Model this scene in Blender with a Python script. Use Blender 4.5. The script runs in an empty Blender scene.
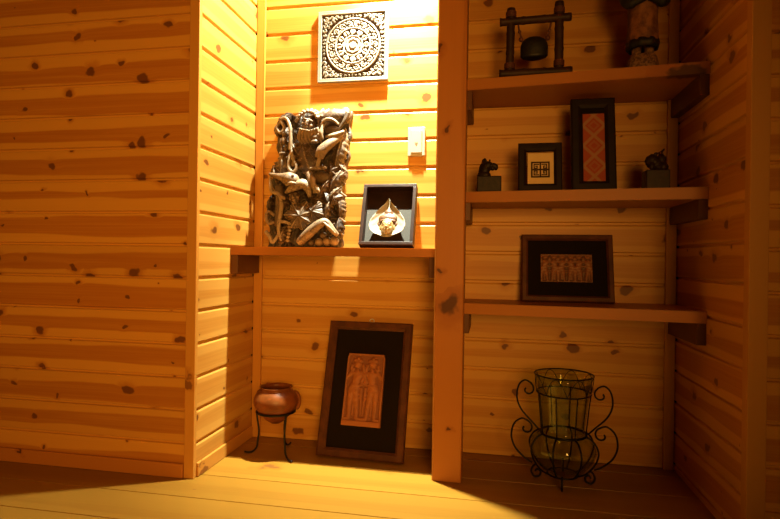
import bpy, bmesh, math, random
from mathutils import Vector, Matrix, noise
random.seed(7)
PI = math.pi
S = bpy.context.scene
COL = S.collection

# ------------------------------------------------------------------ materials
class NT:
    def __init__(s, name):
        s.m = bpy.data.materials.new(name); s.m.use_nodes = True
        s.t = s.m.node_tree; s.t.nodes.clear()
        s.out = s.n('ShaderNodeOutputMaterial'); s.b = s.n('ShaderNodeBsdfPrincipled')
        s.l(s.b.outputs[0], s.out.inputs[0])
    def n(s, t, **k):
        x = s.t.nodes.new(t)
        for a, v in k.items(): setattr(x, a, v)
        return x
    def l(s, a, b): s.t.links.new(a, b)
    def put(s, sock, v):
        if isinstance(v, bpy.types.NodeSocket): s.l(v, sock)
        else: sock.default_value = v
    def math(s, op, *a):
        x = s.n('ShaderNodeMath', operation=op)
        for i, v in enumerate(a): s.put(x.inputs[i], v)
        return x.outputs[0]
    def vec(s, x, y, z):
        c = s.n('ShaderNodeCombineXYZ')
        for i, v in enumerate((x, y, z)): s.put(c.inputs[i], v)
        return c.outputs[0]
    def smooth(s, v, a, b, lo=0.0, hi=1.0):
        x = s.n('ShaderNodeMapRange', interpolation_type='SMOOTHSTEP')
        s.put(x.inputs[0], v); s.put(x.inputs[1], a); s.put(x.inputs[2], b); s.put(x.inputs[3], lo); s.put(x.inputs[4], hi)
        return x.outputs[0]
    def noise(s, vec, scale=1.0, detail=3.0, rough=.5, dim='3D'):
        x = s.n('ShaderNodeTexNoise', noise_dimensions=dim)
        s.put(x.inputs['Vector'], vec); x.inputs['Scale'].default_value = scale
        x.inputs['Detail'].default_value = detail; x.inputs['Roughness'].default_value = rough
        return x.outputs[0]
    def mix(s, f, a, b, mode='MIX'):
        x = s.n('ShaderNodeMix', data_type='RGBA', blend_type=mode)
        s.put(x.inputs[0], f)
        for i, v in ((6, a), (7, b)):
            s.put(x.inputs[i], v if isinstance(v, bpy.types.NodeSocket) else (*v[:3], 1))
        return x.outputs[2]
    def bump(s, h, strength=.3, dist=.002):
        x = s.n('ShaderNodeBump'); x.inputs['Strength'].default_value = strength; x.inputs['Distance'].default_value = dist
        s.l(h, x.inputs['Height']); s.l(x.outputs[0], s.b.inputs['Normal'])
    def col(s, c): s.put(s.b.inputs['Base Color'], c if isinstance(c, bpy.types.NodeSocket) else (*c[:3], 1))
    def set(s, **k):
        for a, v in k.items(): s.b.inputs[a.replace('_', ' ')].default_value = v

def hexc(h):
    def f(c): c /= 255; return c / 12.92 if c <= .04045 else ((c + .055) / 1.055) ** 2.4
    return tuple(f(int(h[i:i + 2], 16)) for i in (0, 2, 4))

def pine(name, sap, heart, knot, knots=5.0, knot_size=1.0, rough=.42, band=1.0, boards=True, axis='X', lum=.16):
    """Varnished pine: sapwood edges, heartwood band, grain lines and knots. Board coordinates come from the UV map (metres)."""
    N = NT(name)
    if boards:
        uv = N.n('ShaderNodeUVMap', uv_map='UVMap'); sp = N.n('ShaderNodeSeparateXYZ'); N.l(uv.outputs[0], sp.inputs[0])
        u, v = sp.outputs[0], sp.outputs[1]
        at = N.n('ShaderNodeAttribute', attribute_name='board', attribute_type='GEOMETRY'); bid = at.outputs['Fac']
    else:
        tc = N.n('ShaderNodeTexCoord'); sp = N.n('ShaderNodeSeparateXYZ'); N.l(tc.outputs['Object'], sp.inputs[0])
        x, y, z = sp.outputs
        oi = N.n('ShaderNodeObjectInfo'); bid = N.math('MULTIPLY', oi.outputs['Random'], 9.0)
        u = x if axis == 'X' else z
        v = N.math('ADD', z if axis == 'X' else x, N.math('MULTIPLY', y, .8))
    uo = N.math('ADD', u, N.math('MULTIPLY', bid, 7.31))
    wn = N.n('ShaderNodeTexWhiteNoise', noise_dimensions='1D'); N.l(bid, wn.inputs['W'])
    rnd = wn.outputs['Value']
    rs = N.n('ShaderNodeSeparateColor'); N.l(wn.outputs['Color'], rs.inputs[0])
    # knots
    kv = N.vec(N.math('MULTIPLY', uo, knots * .8), N.math('ADD', N.math('MULTIPLY', v, knots), N.math('MULTIPLY', bid, 17.3)), 0.0)
    wob = N.n('ShaderNodeTexNoise'); N.l(N.vec(N.math('MULTIPLY', uo, 22.0), N.math('MULTIPLY', v, 22.0), bid), wob.inputs['Vector']); wob.inputs['Scale'].default_value = 1.0
    off = N.n('ShaderNodeVectorMath', operation='MULTIPLY_ADD'); N.l(wob.outputs['Color'], off.inputs[0]); off.inputs[1].default_value = (.26, .26, 0); N.l(kv, off.inputs[2])
    vo = N.n('ShaderNodeTexVoronoi', voronoi_dimensions='2D', feature='F1'); vo.inputs['Scale'].default_value = 1.0; N.l(off.outputs[0], vo.inputs['Vector'])
    cs = N.n('ShaderNodeSeparateColor'); N.l(vo.outputs['Color'], cs.inputs[0])
    size = N.smooth(cs.outputs[0], .1, 1.0, .02 * knot_size, .125 * knot_size)
    kd = N.math('DIVIDE', vo.outputs['Distance'], size)
    kf = N.smooth(kd, .62, 1.0, 1.0, 0.0)
    halo = N.smooth(kd, .8, 2.6, 1.0, 0.0)
    # grain, bent round the knots
    vb = N.math('ADD', v, N.math('MULTIPLY', halo, .006))
    g1 = N.noise(N.vec(N.math('MULTIPLY', uo, 1.6), N.math('MULTIPLY', vb, 190.0), bid), 1.0, 3.0, .6)
    g2 = N.noise(N.vec(N.math('MULTIPLY', uo, 2.2), N.math('MULTIPLY', vb, 46.0), bid), 1.0, 2.0, .5)
    # heartwood band with a wavering edge
    n3 = N.noise(N.vec(N.math('MULTIPLY', uo, 1.5), N.math('MULTIPLY', v, 6.0), bid), 1.0, 2.0, .5)
    c = N.smooth(rs.outputs[0], 0.0, 1.0, .042, .066)
    d = N.math('ABSOLUTE', N.math('SUBTRACT', vb, c))
    hw = N.math('ADD', N.smooth(rs.outputs[1], 0.0, 1.0, .018, .034), N.math('MULTIPLY', N.math('SUBTRACT', n3, .5), .05))
    hb = N.smooth(N.math('SUBTRACT', d, hw), -.004, .004, 1.0, 0.0)
    f = N.math('MULTIPLY', hb, .75 * band)
    f = N.math('ADD', f, N.math('MULTIPLY', N.math('SUBTRACT', g2, .5), .55))
    f = N.math('ADD', f, N.math('MULTIPLY', N.math('SUBTRACT', g1, .5), .7))
    f = N.math('MAXIMUM', f, N.math('MULTIPLY', halo, .65))
    f = N.smooth(f, -.05, 1.05)
    colr = N.mix(f, sap, heart)
    br = N.math('ADD', 1.0 - lum / 2, N.math('MULTIPLY', rs.outputs[2], lum))
    bc = N.n('ShaderNodeCombineColor'); [N.l(br, bc.inputs[i]) for i in range(3)]
    colr = N.mix(1.0, colr, bc.outputs[0], 'MULTIPLY')
    colr = N.mix(N.math('MULTIPLY', kf, .9), colr, knot)
    N.col(colr); N.set(Roughness=rough); N.b.inputs['Specular IOR Level'].default_value = .25
    N.bump(g1, .12, .001)
    return N.m

def plain(name, c, rough=.5, metal=0.0, var=.25, scale=40, c2=None, bump=0.0, spec=.5):
    N = NT(name)
    tc = N.n('ShaderNodeTexCoord')
    n = N.noise(tc.outputs['Object'], scale, 4, .6)
    c2 = c2 or tuple(x * (1 - var) for x in c)
    N.col(N.mix(N.smooth(n, .35, .65), c, c2)); N.set(Roughness=rough, Metallic=metal)
    N.b.inputs['Specular IOR Level'].default_value = spec
    if bump: N.bump(n, bump, .002)
    return N.m

def two_tone(name, low, high, rough=.55, metal=0.0, mott=.35, scale=60, lo=.25, hi=.7):
    """Carved surfaces: colour follows the 'h' attribute (depth of the carving: stain in the hollows, wear on the ridges)."""
    N = NT(name)
    at = N.n('ShaderNodeAttribute', attribute_name='h', attribute_type='GEOMETRY')
    tc = N.n('ShaderNodeTexCoord')
    n = N.noise(tc.outputs['Object'], scale, 4, .65)
    f = N.math('ADD', at.outputs['Fac'], N.math('MULTIPLY', N.math('SUBTRACT', n, .5), mott))
    N.col(N.mix(N.smooth(f, lo, hi), low, high)); N.set(Roughness=rough, Metallic=metal)
    N.bump(n, .15, .002)
    return N.m

def worn(name, dark, pale, amount=.5, scale=38):
    """Brown carved wood rubbed with pale wash, more on raised edges."""
    N = NT(name)
    tc = N.n('ShaderNodeTexCoord'); ge = N.n('ShaderNodeNewGeometry')
    n = N.noise(tc.outputs['Object'], scale, 5, .65)
    n2 = N.noise(tc.outputs['Object'], scale * 4, 3, .6)
    p = N.smooth(ge.outputs['Pointiness'], .44, .58)
    f = N.math('ADD', N.math('MULTIPLY', p, .55), N.math('MULTIPLY', n, .7))
    f = N.math('ADD', f, N.math('MULTIPLY', N.math('SUBTRACT', n2, .5), .5))
    N.col(N.mix(N.smooth(f, .85 - amount * .6, 1.15 - amount * .6), dark, pale)); N.set(Roughness=.55)
    N.bump(n2, .25, .002)
    return N.m

M = {}
M['pine'] = pine('pine_boards', (.57, .262, .036), (.38, .125, .010), (.12, .036, .008), knots=6.8)
M['pine_pale'] = pine('pale_pine_boards', (.58, .300, .055), (.45, .180, .022), (.13, .040, .008), knots=6.2, band=.75, lum=.12)
M['pine_floor'] = pine('pine_floorboards', (.300, .142, .016), (.24, .098, .010), (.20, .07, .015), knots=3.0, knot_size=.8, band=.5, rough=.36, lum=.10)
M['room'] = pine('dark_stained_room_boards', (.20, .075, .018), (.14, .045, .010), (.05, .015, .004), knots=5)
M['trim'] = pine('pine_trim', (.50, .225, .034), (.40, .150, .018), (.20, .07, .014), knots=2.0, knot_size=.35, boards=False, axis='Z', band=.5)
M['stain_z'] = pine('stained_post_wood', (.40, .145, .022), (.27, .080, .010), (.07, .018, .003), knots=5.2, knot_size=1.7, boards=False, axis='Z', band=.6)
M['stain_x'] = pine('stained_shelf_wood', (.40, .145, .021), (.30, .090, .012), (.06, .020, .004), knots=2.2, boards=False, axis='X', band=.6)
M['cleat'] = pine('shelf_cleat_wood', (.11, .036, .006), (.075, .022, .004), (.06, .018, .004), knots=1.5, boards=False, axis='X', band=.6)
M['iron'] = plain('wrought_iron', (.012, .010, .009), .45, .6, .3)
M['dark_frame'] = plain('dark_brown_lacquer', (.026, .010, .005), .45, 0, .35, 30, spec=.2)
M['brown_frame'] = plain('dark_reddish_frame_wood', (.105, .033, .010), .5, 0, .35, 25, spec=.2)
M['black_frame'] = plain('black_brown_frame_wood', (.016, .008, .006), .5, 0, .3, 30, spec=.2)
M['black_mat'] = plain('black_fabric_mat', (.014, .008, .0045), .95, 0, .3, 300, spec=.1)
M['felt'] = plain('grey_flecked_paper', (.06, .054, .046), .95, 0, .35, 420)
M['cream'] = plain('cream_mat_board', (.72, .50, .22), .9, 0, .05, 40)
M['fret'] = plain('dark_brown_ink', (.05, .018, .008), .9)
M['terracotta'] = two_tone('carved_terracotta', (.21, .060, .016), (.38, .120, .024), .6, lo=.1, hi=.9)
M['copper_relief'] = two_tone('dark_copper_relief', (.10, .033, .010), (.25, .085, .026), .5, lo=.2, hi=.8)
M['panel'] = two_tone('whitewashed_carving', (.050, .029, .016), (.25, .21, .15), .8, mott=.6, scale=70, lo=.12, hi=.62)
M['carving'] = worn('worn_brown_carving', (.052, .026, .012), (.20, .125, .064), .45)
M['carving_pale'] = worn('pale_rubbed_carving', (.065, .036, .017), (.25, .175, .098), .48)
M['carving_dark'] = worn('dark_brown_carving', (.020, .010, .005), (.10, .058, .028), .40)
M['gold'] = two_tone('cream_gilt', (.15, .10, .04), (.29, .25, .17), .55, 0, mott=.25, scale=60, lo=.2, hi=.6)
M['gilt'] = plain('gilt_face', (.30, .205, .075), .45, .1, .25, 90)
M['gilt_hair'] = plain('gilt_brown_hair', (.11, .040, .007), .5, .0, .4, 160, bump=.3)
M['switch'] = plain('ivory_plastic', (.42, .375, .27), .4, 0, .03)
M['switch_mark'] = plain('grey_print', (.25, .18, .08), .6)
M['clay'] = plain('glazed_red_clay', (.21, .055, .009), .34, 0, .4, 14, spec=.25, bump=.15)
M['clay_in'] = plain('unglazed_clay_inside', (.10, .03, .012), .8)
M['bamboo'] = plain('dark_bamboo', (.045, .017, .008), .55, 0, .5, 22, spec=.25)
M['rattan'] = plain('rattan_binding', (.115, .030, .012), .6, 0, .4, 200)
M['bell'] = plain('dark_bronze_bell', (.016, .013, .008), .5, .4, .4, 50, bump=.3)
M['stone'] = plain('dark_soapstone', (.022, .011, .006), .5, 0, .5, 70, bump=.3, spec=.2)
M['stone_red'] = plain('dark_soapstone_with_red', (.022, .011, .006), .45, 0, .5, 40, c2=(.030, .013, .010), bump=.3, spec=.2)
M['robe'] = two_tone('carved_wood_robe', (.12, .04, .014), (.30, .115, .035), .7, mott=1.0, scale=45)
M['robe_dark'] = plain('dark_painted_wood', (.012, .008, .006), .6)
M['plinth'] = plain('mottled_stone_plinth', (.30, .15, .055), .8, 0, .6, 130, c2=(.09, .04, .02))
M['steel'] = plain('bright_steel', (.80, .76, .66), .35, .2, .05)
M['white'] = plain('white_enamel', (.8, .8, .78), .4, 0, .02)

def glass_mat():
    # thin blown glass: see-through with an olive-amber tint that deepens towards grazing angles, plus a clear reflection
    N = NT('amber_glass'); N.t.nodes.remove(N.b)
    lw = N.n('ShaderNodeLayerWeight'); lw.inputs[0].default_value = .42
    tc = N.n('ShaderNodeTexCoord'); n = N.noise(tc.outputs['Object'], 14, 2, .5)
    c = N.mix(N.smooth(lw.outputs['Facing'], .15, .95), N.mix(n, (.92, .96, .70), (.87, .91, .58)), (.74, .77, .44))
    tr = N.n('ShaderNodeBsdfTransparent'); N.l(c, tr.inputs[0])
    gl = N.n('ShaderNodeBsdfGlossy'); gl.inputs['Roughness'].default_value = .04
    bp = N.n('ShaderNodeBump'); bp.inputs['Strength'].default_value = .15; bp.inputs['Distance'].default_value = .01; N.l(n, bp.inputs['Height']); N.l(bp.outputs[0], gl.inputs['Normal'])
    fr = N.math('ADD', .035, N.math('MULTIPLY', N.math('POWER', lw.outputs['Facing'], 4.0), .30))
    mx = N.n('ShaderNodeMixShader'); N.l(fr, mx.inputs[0]); N.l(tr.outputs[0], mx.inputs[1]); N.l(gl.outputs[0], mx.inputs[2])
    N.l(mx.outputs[0], N.out.inputs[0]); return N.m
M['glass'] = glass_mat()

def textile_mat():
    N = NT('red_woven_textile'); tc = N.n('ShaderNodeTexCoord'); sp = N.n('ShaderNodeSeparateXYZ'); N.l(tc.outputs['Object'], sp.inputs[0])
    x = N.math('DIVIDE', sp.outputs[0], .072); z = N.math('DIVIDE', N.math('SUBTRACT', sp.outputs[2], .052), .0725)
    fz = N.math('ABSOLUTE', N.math('SUBTRACT', N.math('FRACT', z), .5)); fx = N.math('ABSOLUTE', x)
    s = N.math('ADD', N.math('MULTIPLY', fx, 1.0), fz)               # diamonds one above the other
    line = N.math('ABSOLUTE', N.math('SUBTRACT', s, .5)); l1 = N.smooth(line, .06, .14, 1.0, 0.0)
    line2 = N.math('ABSOLUTE', N.math('SUBTRACT', s, .22)); l2 = N.smooth(line2, .04, .08, .5, 0.0)
    f = N.math('MAXIMUM', l1, l2)
    w = N.noise(N.vec(N.math('MULTIPLY', sp.outputs[0], 420), 0.0, N.math('MULTIPLY', sp.outputs[2], 420)), 1.0, 2, .6)
    f = N.math('MULTIPLY', f, N.smooth(w, .25, .6, .45, 1.0))
    c = N.mix(f, (.34, .062, .030), (.36, .20, .10))
    c = N.mix(N.smooth(w, .4, .75, 0.0, .5), c, (.20, .05, .025))
    N.col(c); N.set(Roughness=.95); return N.m
M['textile'] = textile_mat()

def emit_mat():
    N = NT('lamp_glow'); N.col((1, .9, .7)); N.b.inputs['Emission Color'].default_value = (1, .72, .40, 1); N.b.inputs['Emission Strength'].default_value = 6
    return N.m
M['glow'] = emit_mat()

# ------------------------------------------------------------------ mesh tools
class MB:
    def __init__(s): s.v = []; s.f = []; s.sm = []; s.uv = {}; s.bd = {}; s.h = None
    def add(s, vs, fs, smooth=False):
        o = len(s.v); s.v += [tuple(p) for p in vs]
        for f in fs: s.f.append([i + o for i in f]); s.sm.append(smooth)
    def box(s, a, b, bev=0.0, mat=None):
        x0, y0, z0 = a; x1, y1, z1 = b
        if bev <= 0:
            vs = [(x0, y0, z0), (x1, y0, z0), (x1, y1, z0), (x0, y1, z0), (x0, y0, z1), (x1, y0, z1), (x1, y1, z1), (x0, y1, z1)]
            fs = [(3, 2, 1, 0), (4, 5, 6, 7), (0, 1, 5, 4), (1, 2, 6, 5), (2, 3, 7, 6), (3, 0, 4, 7)]
            if mat: vs = [mat @ Vector(p) for p in vs]
            s.add(vs, fs); return
        bm = bmesh.new(); bmesh.ops.create_cube(bm, size=1)
        for q in bm.verts: q.co = Vector((x0 + (q.co.x + .5) * (x1 - x0), y0 + (q.co.y + .5) * (y1 - y0), z0 + (q.co.z + .5) * (z1 - z0)))
        bmesh.ops.bevel(bm, geom=bm.edges[:], offset=bev, segments=2, profile=.5, affect='EDGES')
        s.bm(bm, mat)
    def bm(s, bm, mat=None, smooth=False):
        bm.verts.index_update()
        s.add([(mat @ q.co if mat else q.co) for q in bm.verts], [[q.index for q in f.verts] for f in bm.faces], smooth); bm.free()
    def lathe(s, prof, seg=32, c=(0, 0, 0), rib=None, closed=False):
        vs = []; fs = []; n = len(prof)
        for j in range(seg):
            a = 2 * PI * j / seg
            for i, (r, z) in enumerate(prof):
                k = rib(a, i / (n - 1)) if rib else 1
                vs.append((c[0] + r * k * math.cos(a), c[1] + r * k * math.sin(a), c[2] + z))
        for j in range(seg):
            for i in range(n - 1 if not closed else n):
                i2 = (i + 1) % n; j2 = (j + 1) % seg
                fs.append((j * n + i, j2 * n + i, j2 * n + i2, j * n + i2))
        s.add(vs, fs, True)
    def tube(s, pts, r, seg=8, cap=True, closed=False):
        pts = [Vector(p) for p in pts]; n = len(pts)
        rr = [r] * n if not isinstance(r, (list, tuple)) else list(r)
        vs = []; fs = []; up = None
        for i, p in enumerate(pts):
            if closed: t = pts[(i + 1) % n] - pts[i - 1]
            else: t = pts[min(i + 1, n - 1)] - pts[max(i - 1, 0)]
            if t.length < 1e-9: t = Vector((0, 0, 1))
            t.normalize()
            if up is None:
                up = t.orthogonal().normalized()
            up = (up - t * up.dot(t)); up = up.normalized() if up.length > 1e-6 else t.orthogonal().normalized()
            w = t.cross(up)
            for k in range(seg):
                a = 2 * PI * k / seg; vs.append(p + (up * math.cos(a) + w * math.sin(a)) * rr[i])
        m = n if closed else n - 1
        for i in range(m):
            for k in range(seg):
                i2 = (i + 1) % n; k2 = (k + 1) % seg
                fs.append((i * seg + k, i * seg + k2, i2 * seg + k2, i2 * seg + k))
        if cap and not closed:
            fs.append(tuple(range(seg))[::-1]); fs.append(tuple((n - 1) * seg + k for k in range(seg)))
        s.add(vs, fs, True)
    def ball(s, c, r, sub=2, rot=None):
        if not isinstance(r, (tuple, list)): r = (r, r, r)
        bm = bmesh.new(); bmesh.ops.create_icosphere(bm, subdivisions=sub, radius=1)
        m = Matrix.Translation(c) @ (rot.to_4x4() if rot else Matrix.Identity(4)) @ Matrix.Diagonal((*r, 1))
        s.bm(bm, m, True)
    def prism(s, poly, y0, y1, mat=None, bev=0.0):
        """poly in (x, z), extruded along y"""
        bm = bmesh.new(); f = bm.faces.new([bm.verts.new((x, y0, z)) for x, z in poly])
        r = bmesh.ops.extrude_face_region(bm, geom=[f])
        for q in r['geom']:
            if isinstance(q, bmesh.types.BMVert): q.co.y = y1
        bmesh.ops.recalc_face_normals(bm, faces=bm.faces[:])
        s.bm(bm, mat)
    def build(s, name, mat, parent=None, loc=None, rot=None):
        me = bpy.data.meshes.new(name); me.from_pydata(s.v, [], s.f)
        for p, q in zip(me.polygons, s.sm): p.use_smooth = q
        me.materials.append(M[mat] if isinstance(mat, str) else mat)
        if s.bd:
            uv = me.uv_layers.new(name='UVMap'); at = me.attributes.new('board', 'FLOAT', 'FACE')
            for p in me.polygons:
                at.data[p.index].value = s.bd[p.index]
                for li, q in zip(p.loop_indices, s.uv[p.index]): uv.data[li].uv = q
        if s.h is not None:
            at = me.attributes.new('h', 'FLOAT', 'POINT')
            for i, q in enumerate(s.h): at.data[i].value = q
        me.validate(); me.update()
        o = bpy.data.objects.new(name, me); COL.objects.link(o)
        if parent: o.parent = parent
        if loc: o.location = loc
        if rot: o.rotation_euler = rot
        return o

def remeshed(o, voxel, smooth=2):
    """Fuse the overlapping lumps of a mesh into one continuous skin."""
    r = o.modifiers.new('r', 'REMESH'); r.mode = 'VOXEL'; r.voxel_size = voxel; r.use_smooth_shade = True
    if smooth:
        q = o.modifiers.new('s', 'SMOOTH'); q.iterations = smooth; q.factor = .5
    dg = bpy.context.evaluated_depsgraph_get(); dg.update()
    me = bpy.data.meshes.new_from_object(o.evaluated_get(dg)); mats = list(o.data.materials)
    o.modifiers.clear(); o.data = me
    me.materials.clear(); [me.materials.append(m) for m in mats]
    for p in me.polygons: p.use_smooth = True
    return o

def tag(o, label, cat, group=None):
    o['label'] = label; o['category'] = cat
    if group: o['group'] = group
    return o
def struct(o): o['kind'] = 'structure'; return o
def thing(name, label, cat, loc=(0, 0, 0), rot=(0, 0, 0), group=None):
    o = bpy.data.objects.new(name, None); COL.objects.link(o); o.empty_display_size = .05
    o.location = loc; o.rotation_euler = rot
    return tag(o, label, cat, group)

def relief(mb, W, H, nx, ny, fn, base=0.0, depth=.004, inside=None, warp=None):
    """A carved plate in the xz plane facing -y: fn(u, v) -> (height 0..1). Side walls and back included."""
    vs = []; hs = []
    for j in range(ny + 1):
        for i in range(nx + 1):
            u, v = i / nx, j / ny; h = fn(u, v); x, z = (u - .5) * W, v * H
            if warp: x, z = warp(u, v)
            vs.append((x, -(base + depth * h), z)); hs.append(h)
    k = nx + 1; o = len(vs)
    fs = [(j * k + i, j * k + i + 1, (j + 1) * k + i + 1, (j + 1) * k + i) for j in range(ny) for i in range(nx)]
    rim = [i for i in range(nx + 1)] + [j * k + nx for j in range(1, ny + 1)] + [ny * k + i for i in range(nx - 1, -1, -1)] + [j * k for j in range(ny - 1, 0, -1)]
    for r in rim: vs.append((vs[r][0], 0.0, vs[r][2])); hs.append(hs[r])
    n = len(rim)
    for a in range(n): b = (a + 1) % n; fs.append((rim[b], rim[a], o + a, o + b))
    fs.append(tuple(o + a for a in range(n - 1, -1, -1)))
    st = len(mb.v); mb.add(vs, fs, False)
    for q in range(len(mb.sm) - len(fs), len(mb.sm) - len(fs) + nx * ny): mb.sm[q] = True
    mb.h = (mb.h or []) + hs

def sst(x, a, b):
    t = max(0, min(1, (x - a) / (b - a))); return t * t * (3 - 2 * t)

# ------------------------------------------------------------------ the room shell
P = .111                                   # board width
PROF = [(0.0, -.008), (.0052, -.008), (.0080, -.0012), (.0100, 0.0), (P - .0045, 0.0), (P - .0022, -.0015), (P - .0008, -.008), (P, -.008)]
DEEP = [(0.0, -.008), (.0070, -.008), (.0095, -.0012), (.0115, 0.0), (P - .0070, 0.0), (P - .0030, -.0028), (P - .0012, -.008), (P, -.008)]
def board_wall(name, o, ud, nd, ulen, z0, z1, off=0.0, mat='pine', seed=0, prof=PROF, vd=(0, 0, 1), pitch=P):
    """One wall face of tongue-and-groove boards: o origin, ud along the boards, vd across them, nd outward normal."""
    o, ud, nd, vd = Vector(o), Vector(ud), Vector(nd), Vector(vd); mb = MB(); rng = random.Random(seed)
    i = math.floor((z0 - off) / pitch)
    while i * pitch + off < z1 - 1e-6:
        base = i * pitch + off; b = rng.random() * 13; jo = rng.random()
        pts = []
        for (v, n) in prof:
            z = min(max(base + v, z0), z1); pts.append((z, n, z - base))
        for (za, na, va), (zb, nb, vb) in zip(pts, pts[1:]):
            if zb - za < 1e-6 and abs(na - nb) < 1e-9: continue
            vs = [o + vd * za + nd * na, o + ud * ulen + vd * za + nd * na, o + ud * ulen + vd * zb + nd * nb, o + vd * zb + nd * nb]
            q = len(mb.f); fc = [0, 1, 2, 3]; uvs = [(jo, va), (ulen + jo, va), (ulen + jo, vb), (jo, vb)]
            if (vs[1] - vs[0]).cross(vs[3] - vs[0]).dot(nd) < 0: fc = fc[::-1]; uvs = uvs[::-1]
            mb.add(vs, [fc]); mb.uv[q] = uvs; mb.bd[q] = b
        i += 1
    return struct(mb.build(name, mat))

ZC = 2.30                                  # ceiling height
LY, RY = -.445, -.57                       # fronts of the left and right room walls
NX = 1.62                                  # niche width
board_wall('wall_back', (0, 0, 0), (1, 0, 0), (0, -1, 0), NX, 0, ZC, off=-.008, mat='pine_pale', seed=3, prof=DEEP)
board_wall('wall_niche_left', (0, LY, 0), (0, 1, 0), (1, 0, 0), -LY, 0, ZC, mat='pine_pale', seed=5, prof=DEEP)
board_wall('wall_niche_right', (NX, RY, 0), (0, 1, 0), (-1, 0, 0), -RY, 0, ZC, off=.02, seed=8)
board_wall('wall_left', (-3.6, LY, 0), (1, 0, 0), (0, -1, 0), 3.6, 0, ZC, seed=12)
board_wall('wall_right', (NX, RY, 0), (1, 0, 0), (0, -1, 0), 2.6, 0, ZC, seed=14)
board_wall('wall_rear', (-3.6, -6.2, 0), (1, 0, 0), (0, 1, 0), 3.6 + NX + 2.6, 0, ZC, mat='room', seed=16)
board_wall('wall_far_left', (-3.6, -6.2, 0), (0, 1, 0), (1, 0, 0), 6.2 + LY, 0, ZC, mat='room', seed=17)
board_wall('wall_far_right', (NX + 2.6, -6.2, 0), (0, 1, 0), (-1, 0, 0), 6.2 + RY, 0, ZC, mat='room', seed=18)
FP = .168
FPROF = [(0.0, -.003), (.0012, -.003), (.0022, 0.0), (FP - .0022, 0.0), (FP - .0012, -.003), (FP, -.003)]
board_wall('floor', (-3.6, 0, 0), (1, 0, 0), (0, 0, 1), 3.6 + NX + 2.6, -6.2, .02, off=-.075, mat='pine_floor', seed=21, prof=FPROF, vd=(0, 1, 0), pitch=FP)
board_wall('ceiling', (-3.6, 0, ZC), (1, 0, 0), (0, 0, -1), 3.6 + NX + 2.6, -6.2, .02, off=0, mat='room', seed=22, vd=(0, 1, 0))

# divider between the two bays (two board faces, hidden behind the post)
DX0, DX1 = .779, .866
mb = MB(); mb.box((DX0, -.285, 0), (DX1, 0, ZC)); struct(mb.build('wall_divider', 'trim'))

def trimbox(name, a, b):
    mb = MB(); mb.box(a, b, .002); return struct(mb.build(name, 'trim'))
trimbox('trim_1', (-.034, LY - .008, 0), (.0015, LY + .010, ZC))       # corner cover of the left wall
trimbox('trim_2', (.002, -.012, 0), (.038, .0, ZC))
trimbox('trim_3', (1.583, -.012, 0), (1.618, .0, ZC))
trimbox('trim_4', (1.612, RY - .010, 0), (1.658, RY + .02, ZC))
mb = MB(); mb.box((-3.6, LY - .012, 0), (-.036, LY, .048), .003); struct(mb.build('baseboard_left', 'stain_x'))
mb = MB(); mb.box((0, LY + .010, 0), (.009, -.012, .048), .003); struct(mb.build('baseboard_niche', 'trim'))

# ------------------------------------------------------------------ post and shelves
mb = MB(); mb.box((-.048, -.004, 0), (.048, .0955, ZC), .004)
tag(mb.build('wooden_post', 'stain_z', loc=(.830, -.2895, 0)), 'square brown-stained timber post with knots, standing between the two shelf bays', 'post')

def shelf(label, x0, x1, yl, yr, ztop, th, ch, group=None, notch=None):
    t = thing('wall_shelf', label, 'shelf', ((x0 + x1) / 2, 0, ztop - th))
    cx = (x0 + x1) / 2; mb = MB()
    poly = [(x0 - cx, yl), (x1 - cx, yr), (x1 - cx, 0)]
    if notch: poly += [(notch[1] - cx, 0), (notch[1] - cx, -notch[2]), (notch[0] - cx, -notch[2]), (notch[0] - cx, 0)]
    poly += [(x0 - cx, 0)]
    bm = bmesh.new(); f = bm.faces.new([bm.verts.new((x, y, 0)) for x, y in poly])
    r = bmesh.ops.extrude_face_region(bm, geom=[f])
    for q in r['geom']:
        if isinstance(q, bmesh.types.BMVert): q.co.z = th
    bmesh.ops.recalc_face_normals(bm, faces=bm.faces[:])
    fr = [e for e in bm.edges if all(abs(q.co.y - (yl if q.co.x < 0 else yr)) < 1e-5 for q in e.verts)]
    bmesh.ops.bevel(bm, geom=fr, offset=.002, segments=2, affect='EDGES')
    mb.bm(bm); mb.build('shelf_board', 'stain_x', t)
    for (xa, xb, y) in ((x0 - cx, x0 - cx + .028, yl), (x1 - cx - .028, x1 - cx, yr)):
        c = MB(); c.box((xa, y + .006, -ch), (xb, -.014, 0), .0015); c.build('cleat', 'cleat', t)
    return t
shelf('orange-brown shelf in the brightly lit bay, holding the big wood carving', .0, DX0, -.214, -.214, .781, .031, .072, notch=(.2, .52, .0115))
ZA, ZB, ZD = 1.3641, .9775, .594
shelf('topmost brown shelf of the dim bay, carrying the bamboo bell frame', DX1, NX, -.224, -.2938, ZA, .037, .066)
shelf('second brown shelf of the dim bay, carrying two pictures and two stone figurines', DX1, NX, -.224, -.2938, ZB, .037, .062)
shelf('lowest brown shelf of the dim bay, above the glass vase, holding one wide picture', DX1, NX, -.224, -.2938, ZD, .037, .068)

# ------------------------------------------------------------------ light switch
t = thing('light_switch', 'ivory plastic wall switch with small triangle mark, on boards near the post', 'switch', (.6725, 0, 1.203))
mb = MB(); mb.box((-.034, -.009, -.057), (.034, .0, .057), .003); mb.build('cover_plate', 'switch', t)
mb = MB(); mb.box((-.022, -.0125, -.045), (.022, -.008, .045), .0025); mb.build('rocker', 'switch', t)
mb = MB(); mb.prism([(-.006, -.004), (0, -.016), (.006, -.004)], -.0132, -.0120); mb.build('indicator_mark', 'switch_mark', t)

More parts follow.
